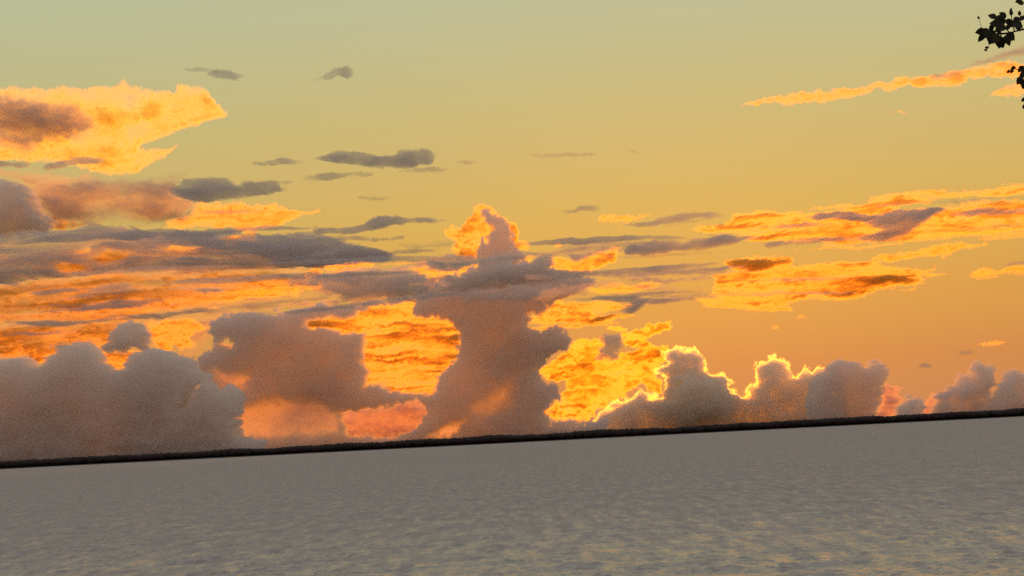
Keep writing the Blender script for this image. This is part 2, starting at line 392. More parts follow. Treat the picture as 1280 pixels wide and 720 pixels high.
# --- brown bank in the middle
cloud('huge brown cloud bank with glowing gaps torn through it',
      [(240, 452), (262, 440), (266, 420), (262, 402), (290, 394), (340, 390), (420, 382), (500, 372), (536, 360), (560, 346), (590, 332), (640, 326), (700, 338), (744, 346), (736, 362), (712, 372), (690, 380), (664, 398),
       (662, 408), (700, 410), (716, 420), (714, 430), (690, 446), (674, 460), (680, 476), (700, 488), (700, 500), (684, 512), (690, 528), (742, 524), (760, 520), (760, 560), (480, 580), (250, 590), (262, 500), (258, 470)],
      33, 4.6, 4, 'brown', rough=4, k=0.10, size=20, pitch=2.0, lump=0.03,
      holes=[([(380, 404), (396, 394), (446, 394), (446, 386), (480, 381), (510, 374), (523, 371), (518, 392), (546, 394), (567, 403), (576, 414), (573, 442), (564, 457), (550, 470), (544, 494), (490, 492), (474, 480), (452, 488), (462, 465), (450, 452), (456, 420), (424, 416), (384, 410)], 5),
             ([(425, 516), (455, 511), (500, 504), (520, 499), (531, 508), (534, 520), (522, 536), (500, 545), (438, 548)], 5),
             ([(270, 536), (290, 508), (350, 497), (400, 502), (424, 512), (424, 540), (350, 548), (290, 552)], 16, 0.25),
             ([(262, 462), (290, 464), (318, 474), (310, 484), (296, 486), (286, 482), (276, 484)], 12, 0.2),
             ([(536, 544), (560, 530), (582, 526), (572, 540), (550, 548)], 12),
             ([(592, 512), (618, 490), (640, 484), (640, 504), (612, 516)], 24, 0.35), ([(266, 432), (280, 424), (296, 428), (290, 440)], 5), ([(232, 498), (242, 478), (258, 468), (262, 482), (250, 494), (240, 512)], 4)])
cloud('brown turret poking into the burning cloud', [(744, 452), (748, 434), (752, 420), (762, 412), (774, 414), (780, 424), (776, 440), (770, 450)], 33, 1.7, 7, 'brown', rough=3.5, k=0.3, size=10)
cloud('brown haze bank spread behind the golden topped tower',
      [(470, 344), (520, 324), (560, 318), (606, 320), (640, 314), (690, 312), (748, 306), (792, 308), (770, 318), (740, 330), (744, 346), (690, 352), (600, 362), (520, 374), (440, 382), (400, 366), (392, 352), (430, 344)],
      31, 2.2, 7, 'brown', rough=5, streak=4, k=0.2, size=20, stripes=0.5, lump=0.1,
      holes=[([(510, 336), (532, 330), (548, 340), (602, 331), (594, 344), (530, 346)], 4), ([(512, 351), (550, 347), (577, 350), (548, 361), (520, 358)], 4),
             ([(648, 322), (660, 318), (674, 322), (664, 332), (640, 334)], 4), ([(678, 322), (694, 318), (706, 324), (726, 321), (742, 314), (772, 308), (774, 318), (760, 331), (730, 341), (690, 338)], 4)])
cloud('level brown streak layer joining the tower cloud to the banded sheet',
      [(560, 366), (640, 356), (720, 352), (800, 346), (880, 343), (900, 347), (860, 352), (800, 357), (740, 360), (730, 368), (700, 372), (640, 380), (580, 380)], 30, 1.6, 6, 'brown', rough=4, streak=3, k=0.3, size=18, stripes=0.3)
cloud('brown streak layer spread between the slate band and the brown bank',
      [(372, 352), (420, 340), (470, 334), (520, 338), (540, 350), (560, 362), (520, 374), (470, 376), (430, 372), (390, 366)], 30, 2.0, 7, 'brown', rough=4, streak=3, k=0.3, size=18, stripes=0.4)
cloud('pale brown streak fanning out above the golden dash', [(700, 352), (760, 349), (860, 357), (890, 362), (850, 366), (780, 364), (720, 358)], 29, 0.7, 5, 'brown', rough=3, streak=3, k=0.3, size=16, stripes=0.4)
cloud('soft grey smear linking the spindle cloud to the ragged golden strip', [(690, 306), (740, 300), (790, 298), (840, 302), (800, 310), (750, 314), (700, 313)], 22, 0.8, 5, 'grey', rough=3, streak=3, k=0.3, size=16, stripes=0.4)
cloud('thin grey smear between feathered streak and tower cloud', [(500, 306), (540, 302), (570, 300), (580, 306), (540, 312), (505, 314)], 22, 0.7, 5, 'grey', rough=3, streak=3, k=0.3, size=16, stripes=0.4)
cloud('soft salmon brown veil filling the sky behind the slate band and yellow sheets',
      [(-40, 292), (120, 286), (280, 290), (360, 300), (440, 316), (500, 330), (480, 356), (420, 380), (330, 392), (270, 410), (262, 440), (220, 450), (-40, 460)],
      68, 0.9, 18, 'rose', rough=6, streak=4, k=0.4, size=24, stripes=0.7, pitch=2.0)
# --- thin layered streaks
LEFT_LINES = [
    ('long slate band crossing from the grey turret to the feathered streak', (0, 304), (400, 284), 10, 19, 1.8, 'grey'),
    ('long slate band running under the dark lobe into the tower cloud', (330, 332), (640, 318), 9, 19, 1.8, 'grey'),
    ('long slate band over the yellow sheet below the dark lobe', (190, 356), (500, 340), 8, 19, 1.6, 'grey'),
    ('long orange band under the slate band over the yellow sheet', (240, 366), (470, 354), 8, 58, 1.3, 'gold'),
    ('long grey band just under the salmon streak above the brown bank', (330, 394), (620, 362), 9, 19, 1.4, 'grey'),
    ('grey band right of the tower cloud over the ragged golden strip', (640, 306), (860, 296), 9, 19, 1.7, 'grey'),
    ('grey band right of the tower cloud under the ragged golden strip', (690, 344), (900, 331), 9, 19, 1.7, 'grey'),
    ('grey band right of the tower cloud over the golden striped cloud', (700, 376), (880, 364), 8, 19, 1.5, 'grey'),
    ('red orange band beside the tower cloud above the burning cloud', (650, 412), (770, 404), 7, 50, 1.6, 'gold'),
    ('thin dark thread under the dark lens shaped cloud', (230, 268), (330, 262), 5, 20, 0.9, 'grey'),
    ('thin dark thread above the slate grey band', (60, 300), (250, 293), 5, 20, 1.3, 'grey'),
    ('long dark thread along the lower side of the slate grey band', (20, 346), (330, 330), 6, 20, 1.6, 'grey'),
    ('dark thread across the upper yellow sheet', (150, 352), (372, 343), 5, 20, 1.1, 'grey'),
    ('brown thread through the middle of the yellow sheet', (40, 384), (210, 374), 6, 21, 1.1, 'grey'),
    ('brown thread under the middle of the yellow sheet', (180, 392), (330, 381), 5, 21, 1.0, 'grey'),
    ('dark thread just above the grey cumulus heaps', (0, 418), (110, 414), 6, 21, 1.0, 'grey'),
    ('salmon thread above the grey dome', (30, 392), (220, 381), 6, 58, 1.5, 'rose'),
    ('dark thread from the slate band towards the tower cloud', (440, 318), (560, 313), 6, 20, 1.2, 'grey'),
    ('dark thread beneath the golden fish shaped scrap', (420, 344), (530, 338), 6, 20, 1.2, 'grey'),
    ('salmon thread over the largest gap in the brown bank', (360, 380), (520, 370), 5, 58, 1.3, 'peach'),
    ('golden thread between the dark lobe and the tower cloud', (476, 330), (560, 326), 5, 56, 1.0, 'gold'),
    ('grey thread beneath the spindle cloud', (760, 322), (912, 316), 5, 20, 0.9, 'grey'),
    ('grey thread running into the banded golden sheet', (820, 344), (960, 338), 5, 20, 1.2, 'grey'),
    ('grey thread below the golden dash', (806, 372), (930, 366), 5, 20, 1.0, 'grey'),
    ('brown thread inside the banded golden sheet', (910, 352), (1080, 345), 6, 24, 1.3, 'grey'),
    ('lower brown thread inside the banded golden sheet', (900, 370), (1070, 364), 6, 24, 1.2, 'grey'),
    ('orange thread trailing from the banded golden sheet', (1040, 352), (1190, 342), 8, 46, 1.0, 'gold'),
    ('lower orange thread trailing from the banded golden sheet', (1030, 368), (1150, 362), 6, 46, 0.9, 'gold'),
    ('golden thread under the dark wedge cloud', (990, 313), (1130, 306), 7, 46, 0.8, 'gold'),
    ('golden thread under the dark bar of the layered sheets', (1120, 296), (1320, 284), 8, 46, 0.9, 'gold'),
    ('brown thread across the broad orange sheet', (930, 284), (1060, 279), 5, 24, 1.1, 'grey'),
    ('brown thread along the long golden ribbon', (1090, 258), (1300, 247), 4, 24, 1.0, 'grey'),
    ('faint orange thread above the broad orange sheet', (1000, 262), (1110, 254), 6, 46, 0.7, 'gold'),
]
for lab, p0, p1, w, dist, tau_, mt in LEFT_LINES:
    cloud(lab, wisp(p0, p1, w), dist, tau_, 3, mt, rough=3, streak=4, size=14, k=0.4, stripes=0.3, feather=1.1)
# --- golden pieces round the middle
cloud('layered golden cloud glowing through the largest gap in the brown bank',
      [(372, 404), (394, 392), (446, 392), (440, 384), (478, 379), (510, 371), (526, 368), (522, 390), (548, 391), (570, 400), (580, 414), (577, 444), (568, 460), (552, 474), (548, 498), (486, 496), (470, 484), (446, 490), (456, 465), (446, 452), (450, 422), (420, 420), (378, 414)],
      60, 1.4, 4, 'gold', rough=4, streak=2.5, k=0.3, size=15, stripes=0.8)
cloud('salmon glow of cloud low in a gap of the brown bank',
      [(420, 512), (455, 508), (500, 500), (522, 495), (536, 506), (538, 522), (524, 540), (500, 549), (434, 552)], 64, 2.0, 5, 'peach', rough=3, k=0.3, size=22)
cloud('dull salmon patch of cloud low behind the brown bank',
      [(262, 458), (322, 470), (320, 490), (350, 494), (404, 500), (424, 514), (430, 538), (380, 548), (290, 552), (270, 530)], 64, 2.0, 8, 'peach', rough=4, k=0.5, size=30)
cloud('small salmon wedge low beside the brown bank', [(532, 548), (558, 526), (586, 522), (576, 544), (552, 552)], 64, 1.6, 5, 'peach', rough=3, size=16)
cloud('faint salmon blush inside the brown bank', [(584, 520), (614, 484), (646, 478), (646, 508), (616, 522)], 64, 1.8, 8, 'peach', rough=4, size=20)
cloud('tall tower cloud with a curled golden crest',
      [(553, 292), (557, 284), (566, 279), (574, 286), (580, 276), (588, 268), (592, 258), (602, 254), (613, 257), (622, 264), (634, 269), (644, 279), (650, 288), (650, 299), (658, 299), (667, 305), (662, 312), (650, 313), (644, 324), (568, 324), (564, 312), (568, 304), (558, 300)],
      48, 1.3, 4, 'gold', rough=3, k=0.6, size=13, blobs=[(580, 288, 6, 5, 1.8)])
cloud('brown core of the tower cloud inside its golden crest',
      [(600, 264), (606, 260), (618, 266), (630, 274), (640, 284), (641, 300), (648, 310), (660, 322), (640, 336), (600, 336), (596, 324), (600, 306), (610, 296), (617, 286), (608, 278)],
      34, 4.0, 4, 'brown', rough=2, k=0.15, size=12, lump=0.08)
cloud('narrow golden strip beside the curled golden crest', [(642, 332), (650, 322), (662, 318), (674, 322), (664, 331), (644, 336)], 52, 1.2, 4, 'gold', rough=2.5, streak=1.5, size=12)
cloud('ragged golden strip sloping up beside the tower cloud', [(674, 320), (694, 316), (706, 323), (726, 320), (742, 313), (774, 306), (776, 319), (762, 333), (730, 343), (688, 340)], 52, 1.3, 5, 'gold', rough=3.5, streak=1.5, k=0.6, size=13, stripes=0.3)
cloud('tiny bright puff floating above the ragged golden strip', wisp((692, 307), (702, 307), 7), 52, 1.0, 3, 'gold', rough=1.5, size=10)
cloud('pale golden strip under the tower cloud', [(506, 334), (532, 327), (548, 338), (606, 328), (598, 346), (530, 348)], 52, 1.0, 5, 'gold', rough=3, streak=2, k=0.5, size=14, stripes=0.4)
cloud('short salmon dash under the pale golden strip', [(508, 351), (550, 345), (582, 349), (548, 363), (518, 360)], 52, 1.2, 5, 'gold', rough=3, streak=2, size=14)
cloud('golden fish shaped scrap under the dark lobe', [(378, 342), (404, 329), (440, 325), (470, 324), (466, 333), (440, 340), (402, 339), (396, 349), (384, 347)], 60, 1.1, 4, 'gold', rough=3, streak=2, k=0.5, size=13)
cloud('golden striped cloud resting above the burning cloud',
      [(640, 404), (668, 396), (680, 378), (700, 371), (708, 379), (742, 374), (798, 378), (790, 386), (744, 390), (794, 395), (786, 403), (700, 407), (664, 405)], 50, 1.4, 5, 'gold', rough=3.5, streak=2.5, k=0.5, size=15, stripes=0.7)
cloud('slender golden streak above the golden striped cloud', [(722, 363), (760, 355), (800, 353), (828, 355), (812, 362), (780, 369), (740, 368)], 50, 1.3, 4, 'gold', rough=3, streak=2.5, size=14, stripes=0.4)
cloud('dark streak running from the tower cloud to the banded golden sheet', [(650, 346), (740, 342), (800, 338), (850, 335), (890, 333), (934, 332), (900, 339), (860, 345), (750, 349), (660, 352)], 21, 2.2, 4, 'grey', rough=3, streak=3.5, size=16)
cloud('short dark streak below the long streak by the golden dash', wisp((782, 351), (844, 349), 6), 21, 1.4, 3, 'grey', rough=2.5, streak=2.5, size=14)
cloud('dark forked streak between the golden striped cloud and the banded sheet', [(736, 373), (790, 370), (850, 371), (896, 369), (868, 376), (810, 381), (796, 392), (764, 390), (790, 381), (740, 377)], 21, 2.0, 4, 'grey', rough=3, streak=3, size=16)
cloud('dark level streak crossing the foot of the tower cloud', [(490, 330), (530, 324), (580, 325), (640, 318), (700, 312), (744, 309), (730, 316), (660, 324), (600, 331), (540, 334)], 24, 1.9, 5, 'grey', rough=3, streak=3.5, size=16)
# --- burning cloud and the bank with the golden rim
cloud('burning gold cloud with ragged layered edges low over the shore',
      [(670, 462), (690, 447), (710, 438), (715, 424), (735, 421), (757, 419), (757, 431), (750, 442), (775, 444), (798, 436), (776, 427), (776, 414), (786, 416), (800, 412), (812, 403), (820, 406), (841, 401), (838, 412), (820, 418), (808, 422), (816, 430), (834, 434),
       (836, 455), (816, 462), (829, 474), (830, 493), (814, 491), (800, 480), (786, 490), (784, 497), (765, 501), (760, 509), (748, 513), (745, 521), (735, 528), (715, 525), (710, 531), (690, 526), (674, 516), (690, 505), (698, 494), (708, 488), (706, 478), (690, 476), (680, 470)],
      46, 1.7, 3, 'fire', rough=3, k=0.5, size=13, stripes=0.4)
cloud('thin curl of gold arching over the brown turret', [(756, 413), (764, 407), (776, 407), (786, 412), (783, 416), (774, 412), (762, 414)], 46, 1.3, 3, 'fire', rough=1.5, k=0.3, size=10)
cloud('dark bank of heaped cloud with a bright golden rim',
      [(822, 436), (850, 431), (870, 432), (880, 447), (888, 462), (902, 466), (917, 476), (911, 485), (919, 490), (930, 493), (930, 478), (943, 475), (941, 461), (953, 447), (969, 443),
       (983, 449), (992, 468), (1001, 462), (1008, 456), (1014, 463), (1022, 454), (1036, 460), (1044, 470), (1050, 545), (690, 570), (700, 530), (735, 528), (748, 514), (765, 502), (785, 497), (800, 482), (815, 492), (830, 493), (829, 474), (812, 462), (832, 452)],
      36, 7, 9, 'bank', rough=2.2, k=0.12, size=11, pitch=1.3, fine=3.0, pw=1.5, knob=2.0, lump=0.05, blobs=[(866, 498, 60, 36, 8)])
cloud('dark square shouldered heap beside the golden rimmed bank',
      [(1010, 545), (1010, 500), (1016, 476), (1030, 462), (1040, 453), (1050, 447), (1066, 450), (1080, 457), (1094, 452), (1106, 462), (1104, 480), (1098, 500), (1095, 545)],
      33, 4.5, 4, 'brown', rough=2, k=0.10, size=12, lump=0.06)
cloud('tiny puff lying against the dark rimmed bank', wisp((842, 480), (857, 479), 9), 30, 0.6, 4, 'gold', rough=2, size=10)
# --- right side, low
cloud('small salmon tuft in the gap between two dark heaps', [(1097, 484), (1114, 477), (1131, 483), (1126, 492), (1134, 500), (1118, 516), (1120, 530), (1096, 530)], 50, 1.6, 5, 'peach', rough=3, k=0.6, size=13, stripes=0.3)
cloud('low grey dome on the shore between salmon tufts', [(1116, 530), (1122, 508), (1132, 498), (1146, 497), (1156, 506), (1160, 530)], 30, 3.5, 4, 'brown', rough=2, size=14)
cloud('salmon tuft leaning against the low grey heaps', [(1146, 530), (1152, 506), (1164, 488), (1176, 492), (1186, 512), (1186, 530)], 50, 1.6, 6, 'peach', rough=3, k=0.5, size=13)
cloud('low grey heap of cloud with twin knobs', [(1164, 530), (1166, 496), (1172, 487), (1188, 481), (1198, 470), (1206, 473), (1208, 460), (1218, 455), (1228, 460), (1236, 457), (1241, 470), (1242, 490), (1240, 530)], 32, 4.5, 4, 'brown', rough=2.5, k=0.3, size=14)
cloud('grey heap of cloud beyond the twin knobs', [(1240, 530), (1240, 490), (1252, 482), (1258, 462), (1268, 459), (1280, 464), (1310, 466), (1320, 530)], 31, 4.5, 4, 'brown', rough=2.5, k=0.3, size=14)
cloud('tiny dark smudge over the low grey heaps', [(1146, 458), (1156, 453), (1168, 456), (1164, 461), (1150, 462)], 20, 1.0, 4, 'grey', rough=2, size=10)
cloud('faint tiny streak over the twin knobs', wisp((1198, 442), (1222, 441), 5), 20, 0.5, 3, 'grey', rough=2, streak=2, size=10)
cloud('small pale golden dash over the twin knobs', [(1216, 433), (1232, 427), (1258, 425), (1254, 431), (1230, 434)], 44, 0.8, 4, 'gold', rough=2.5, streak=1.5, size=11)
cloud('tiny golden fleck above the golden rim', wisp((996, 397), (1009, 396), 7), 44, 0.7, 4, 'gold', rough=1.5, size=10)
cloud('tinier golden fleck close above the golden rim', wisp((964, 410), (976, 409), 6), 44, 0.6, 4, 'gold', rough=1.5, size=10)
# --- right side, layered sheets
cloud('long golden ribbon along the top of the layered sheets', [(1056, 257), (1085, 246), (1130, 239), (1200, 236), (1260, 230), (1330, 224), (1330, 242), (1240, 248), (1180, 252), (1120, 260), (1066, 268)], 45, 0.9, 4, 'gold', rough=4, streak=6, k=0.3, size=14, stripes=0.8)
cloud('broad orange sheet of cloud crossed by a dark wedge',
      [(858, 287), (898, 280), (908, 268), (960, 262), (1010, 262), (1060, 264), (1150, 256), (1230, 252), (1330, 246), (1330, 300), (1230, 300), (1150, 304), (1090, 304), (1000, 304), (930, 296), (880, 291)], 45, 1.15, 4, 'gold', rough=4, streak=6, k=0.25, size=14, stripes=0.75, crease=3.0)
cloud('faint peach tongue at the start of the dark tapering streak', [(742, 280), (746, 268), (780, 266), (812, 268), (798, 276), (766, 283)], 45, 0.5, 6, 'gold', rough=3, streak=2.5, size=16)
cloud('dark tapering streak above the broad orange sheet', [(778, 280), (812, 274), (840, 267), (870, 265), (914, 266), (890, 274), (850, 280), (800, 283)], 20, 2.2, 4, 'grey', rough=3, streak=3, size=16)
cloud('dark spindle cloud with a pointed end beneath the orange sheet', [(780, 308), (806, 301), (830, 298), (876, 298), (896, 292), (912, 292), (924, 297), (948, 298), (926, 304), (880, 312), (846, 313), (806, 318), (784, 316)], 20, 2.5, 4, 'grey', rough=3, streak=2.5, size=16)
cloud('dark brown wedge cloud across the broad orange sheet',
      [(944, 302), (1000, 297), (1060, 295), (1090, 292), (1104, 286), (1078, 278), (1040, 273), (1000, 275), (1020, 266), (1060, 262), (1090, 268), (1130, 265), (1176, 265), (1162, 274), (1148, 284), (1132, 298), (1108, 302), (1060, 301), (1010, 305), (960, 308)], 24, 2.6, 4, 'grey', rough=3, streak=2.5, size=18)
cloud('dark bar of cloud within the layered sheets by the leafy twig side', [(1170, 270), (1200, 262), (1222, 258), (1262, 259), (1330, 264), (1330, 270), (1240, 269), (1200, 271)], 24, 2.0, 4, 'grey', rough=2.5, streak=3, size=16)
cloud('banded golden sheet of cloud in thin bright layers',
      [(862, 381), (872, 375), (890, 374), (896, 352), (888, 346), (914, 336), (910, 328), (930, 321), (990, 321), (992, 331), (1060, 326), (1090, 326), (1110, 332), (1170, 335), (1160, 342), (1176, 352), (1108, 362), (1080, 374), (1000, 378), (984, 382), (990, 391), (965, 391), (950, 386), (880, 386)],
      46, 1.2, 4, 'gold', rough=4, streak=5, k=0.25, size=14, stripes=0.75, crease=3.0)
cloud('knotted bright yellow streak above the banded golden sheet', [(1092, 326), (1098, 319), (1120, 315), (1150, 311), (1190, 305), (1234, 304), (1204, 316), (1160, 321), (1122, 328), (1100, 330)], 46, 1.2, 4, 'gold', rough=3, streak=2, k=0.4, size=12)
cloud('short golden streak with a dark top near the banded sheet', [(1200, 344), (1236, 334), (1280, 328), (1330, 322), (1330, 342), (1240, 347), (1212, 348)], 46, 1.0, 5, 'gold', rough=3, streak=3, k=0.5, size=15, stripes=0.5)
cloud('dark top of the short golden streak', wisp((1246, 331), (1330, 325), 6), 24, 1.6, 3, 'grey', rough=2, streak=2.5, size=14)
# --- long streak in the upper right
cloud('long knotted golden streak climbing towards the leafy twig',
      [(926, 129), (945, 123), (962, 123), (975, 120), (1002, 113), (1030, 113), (1056, 110), (1078, 107), (1096, 104), (1123, 95), (1167, 92), (1197, 86), (1216, 84), (1240, 78), (1330, 70), (1330, 92), (1253, 99), (1215, 98), (1197, 110), (1152, 111), (1138, 107), (1118, 116), (1105, 114), (1090, 119), (1040, 128), (983, 131), (930, 132)],
      42, 0.9, 5, 'gold', rough=3, streak=1.6, k=0.4, size=13)
cloud('dark cap on the long knotted golden streak', [(1200, 84), (1216, 76), (1240, 69), (1271, 58), (1330, 44), (1330, 68), (1262, 73), (1230, 80), (1206, 87)], 30, 1.7, 5, 'grey', rough=3, streak=2, size=15)
cloud('brown fleck on the long knotted golden streak', wisp((1160, 98), (1206, 90), 8), 30, 1.3, 3, 'grey', rough=2, streak=2, size=12)
cloud('small pale golden tongue below the leafy twig', [(1240, 114), (1262, 105), (1285, 98), (1330, 92), (1330, 114), (1250, 120)], 42, 0.8, 5, 'gold', rough=3, streak=2, size=14)
cloud('hair thin pale streak below the long knotted golden streak', wisp((1112, 141), (1138, 139), 4), 42, 0.4, 3, 'gold', rough=1, size=10)
# ------------------------------------------------------------------ water
def principled(name, color, rough, spec=0.5, ior=1.45):
    m = new_mat(name)
    t = m.node_tree
    o = t.nodes.new('ShaderNodeOutputMaterial'); b = t.nodes.new('ShaderNodeBsdfPrincipled')
    b.inputs['Base Color'].default_value = (*color, 1); b.inputs['Roughness'].default_value = rough
    b.inputs['Specular IOR Level'].default_value = spec; b.inputs['IOR'].default_value = ior
    t.links.new(b.outputs[0], o.inputs[0])
    return m, t, b

def mesh_obj(name, V, Fc, mat, parent=None, smooth=False):
    me = bpy.data.meshes.new(name)
    me.from_pydata([tuple(v) for v in V], [], [tuple(f) for f in Fc])
    if smooth:
        me.polygons.foreach_set('use_smooth', [True] * len(me.polygons))
    me.materials.append(mat); me.update()
    o = bpy.data.objects.new(name, me); COL.objects.link(o); o.parent = parent
    return o

def grid_obj(name, X, Y, Z, mat):
    nx, ny = X.shape
    V = np.stack([X, Y, Z], -1).reshape(-1, 3).astype(np.float32)
    i = (np.arange(nx - 1)[:, None] * ny + np.arange(ny - 1)[None]).ravel()
    Fq = np.stack([i, i + ny, i + ny + 1, i + 1], 1).astype(np.int32)
    me = bpy.data.meshes.new(name)
    me.vertices.add(len(V)); me.vertices.foreach_set('co', V.ravel())
    me.loops.add(len(Fq) * 4); me.loops.foreach_set('vertex_index', Fq.ravel())
    me.polygons.add(len(Fq)); me.polygons.foreach_set('loop_start', (np.arange(len(Fq)) * 4).astype(np.int32))
    me.update(calc_edges=True)
    me.polygons.foreach_set('use_smooth', np.ones(len(Fq), bool))
    me.materials.append(mat)
    o = bpy.data.objects.new(name, me); COL.objects.link(o)
    return o

wm, wt, wb = principled('lake_water', (0.33, 0.32, 0.315), 0.22, 0.5, 1.333)
tcw = wt.nodes.new('ShaderNodeNewGeometry')
mp = wt.nodes.new('ShaderNodeMapping'); mp.inputs['Scale'].default_value = (1.0, 1.0, 1.0)
wt.links.new(tcw.outputs['Position'], mp.inputs[0])
nz = wt.nodes.new('ShaderNodeTexNoise'); nz.inputs['Scale'].default_value = 5.0; nz.inputs['Detail'].default_value = 5; nz.inputs['Roughness'].default_value = 0.6
wt.links.new(mp.outputs[0], nz.inputs['Vector'])
bp = wt.nodes.new('ShaderNodeBump'); bp.inputs['Strength'].default_value = 1.0; bp.inputs['Distance'].default_value = 0.035
wt.links.new(nz.outputs['Fac'], bp.inputs['Height']); wt.links.new(bp.outputs[0], wb.inputs['Normal'])

an = wt.nodes.new('ShaderNodeAttribute'); an.attribute_name = 'ripple_roughness'
mxr = wt.nodes.new('ShaderNodeMath'); mxr.operation = 'MAXIMUM'; mxr.inputs[1].default_value = 0.11
wt.links.new(an.outputs['Fac'], mxr.inputs[0]); mp2 = wt.nodes.new('ShaderNodeMapping'); mp2.inputs['Scale'].default_value = (0.9, 0.09, 1.0); wt.links.new(tcw.outputs['Position'], mp2.inputs[0])
nr = wt.nodes.new('ShaderNodeTexNoise'); nr.inputs['Scale'].default_value = 1.0; nr.inputs['Detail'].default_value = 4; nr.inputs['Roughness'].default_value = 0.7; wt.links.new(mp2.outputs[0], nr.inputs['Vector'])
mrr = wt.nodes.new('ShaderNodeMapRange'); mrr.inputs['From Min'].default_value = 0.3; mrr.inputs['From Max'].default_value = 0.7; mrr.inputs['To Min'].default_value = -0.14; mrr.inputs['To Max'].default_value = 0.22; wt.links.new(nr.outputs['Fac'], mrr.inputs['Value'])
adr = wt.nodes.new('ShaderNodeMath'); wt.links.new(mxr.outputs[0], adr.inputs[0]); wt.links.new(mrr.outputs[0], adr.inputs[1]); wt.links.new(adr.outputs[0], wb.inputs['Roughness'])
rng = np.random.default_rng(5)
a_ = np.linspace(R(-15.5), R(15.5), 680)
r_ = np.concatenate([1 / np.linspace(1 / 72.0, 1 / 900.0, 1000), 1 / np.linspace(1 / 915.0, 1 / 4200.0, 60)])
A, RR = np.meshgrid(a_, r_, indexing='ij')
wX, wY = RR * np.sin(A), RR * np.cos(A)
wZ = np.zeros_like(wX); s_all = 0.0; s_kept = np.zeros(len(r_))
cellr = np.gradient(r_)
for i in range(170):
    lam = 0.22 * (1.5 / 0.22) ** rng.random()
    th = rng.uniform(-1.55, 1.55)
    kx, ky = math.sin(th) * 2 * math.pi / lam, math.cos(th) * 2 * math.pi / lam
    amp = 0.0065 * lam
    keep = np.clip((lam / np.abs(np.cos(th) * cellr + 1e-6) - 2.0) / 3.0, 0.0, 1.0)
    ph = kx * wX + ky * wY + rng.random() * 6.28
    wZ += amp * keep[None] * (np.exp(np.sin(ph)) / 1.2 - 1.0)
    s_all += 1; s_kept += keep ** 2
wZ *= 0.48 + 0.52 * sstep(90, 450, RR)                         # sheltered water by the near bank, wind further out
wZ *= np.clip(0.85 + 0.75 * fbm(wX / 0.7, wY / 5.0, 3, 14) + 0.4 * fbm(wX / 25, wY / 50, 3, 4), 0.05, 2.2)      # gusts ruffle it in short streaks
for i in range(44):
    lam = 2.4 * (9.0 / 2.4) ** rng.random()
    th = rng.normal() * 0.6
    keep = np.clip((lam / np.abs(np.cos(th) * cellr + 1e-6) - 2.0) / 3.0, 0.0, 1.0)
    wZ += 0.0018 * lam * keep[None] * np.sin(2 * math.pi / lam * (math.sin(th) * wX + math.cos(th) * wY) + rng.random() * 6.28)
wZ -= 0.06
rough_v = 0.11 + 0.42 * np.clip(1 - s_kept / s_all, 0, 1)      # waves finer than the mesh count as roughness
water = grid_obj('water', wX, wY, wZ, wm)
water['kind'] = 'structure'
at_ = water.data.attributes.new('ripple_roughness', 'FLOAT', 'POINT')
at_.data.foreach_set('value', np.broadcast_to(rough_v[None], wX.shape).astype(np.float32).ravel())
# water round the camera's bank, outside the rippled sector
bx = mesh_obj('water', [(-6000, -3000, -0.3), (6000, -3000, -0.3), (6000, 4200, -0.3), (-6000, 4200, -0.3)], [(0, 1, 2, 3)], wm)
bx['kind'] = 'structure'

# ------------------------------------------------------------------ far shore
lm, lt, lb = principled('far_land', (0.035, 0.028, 0.022), 0.9)
sx = np.linspace(-9000, 9000, 400); sy = np.array([3850, 3880, 3910, 3960, 4100, 6000, 20000, 140000.0])
SX, SY = np.meshgrid(sx, sy, indexing='ij')
wob = fbm(SX / 260, SX * 0 + 2, 4, 8) * 45 + fbm(SX / 1400, SX * 0 + 5, 2, 3) * 60
SZ = np.array([-0.6, 0.5, 1.2, 2.0, 3, 4, 6, 10.0])[None] + 0 * SX
SY2 = SY + wob * (SY < 5000)
SX = SX * np.where(SY > 5000, SY / 3900.0, 1.0)
land = grid_obj('far_shore', SX, SY2, SZ, lm); land['kind'] = 'structure'

fm, ft, fb = principled('far_foliage', (0.024, 0.020, 0.018), 0.9)
ico = bmesh.new(); bmesh.ops.create_icosphere(ico, subdivisions=2, radius=1.0)
iv = np.array([v.co[:] for v in ico.verts]); ifc = np.array([[v.index for v in f.verts] for f in ico.faces]); ico.free()
Vs, Fs, base = [], [], 0
rt = np.random.default_rng(21)
for i in range(4200):
    x = rt.uniform(-1500, 1500)
    y = 3915 + rt.random() ** 1.3 * 90 + float(fbm(np.array([x / 260]), np.array([2.0]), 4, 8)[0]) * 45 + float(fbm(np.array([x / 1400]), np.array([5.0]), 2, 3)[0]) * 60
    hh = 10.4 + 1.7 * float(fbm(np.array([x / 60.0]), np.array([9.0]), 3, 5)[0]) + rt.normal() * 0.35
    w = rt.uniform(5.0, 10.0)
    h = hh / 2
    jit = 1 + 0.09 * rt.normal(size=(len(iv), 1))
    v = iv * jit * np.array([w, w, h]) + np.array([x, y, 2.0 + h])
    Vs.append(v); Fs.append(ifc + base); base += len(iv)
Vs = np.concatenate(Vs); Fs = np.concatenate(Fs)
me = bpy.data.meshes.new('treeline')
me.vertices.add(len(Vs)); me.vertices.foreach_set('co', Vs.astype(np.float32).ravel())
me.loops.add(len(Fs) * 3); me.loops.foreach_set('vertex_index', Fs.astype(np.int32).ravel())
me.polygons.add(len(Fs)); me.polygons.foreach_set('loop_start', (np.arange(len(Fs)) * 3).astype(np.int32))
me.update(calc_edges=True); me.materials.append(fm)
tl = bpy.data.objects.new('treeline', me); COL.objects.link(tl)
tl['kind'] = 'stuff'; tl['label'] = 'low dark wooded strip along the far shore'; tl['category'] = 'woods'

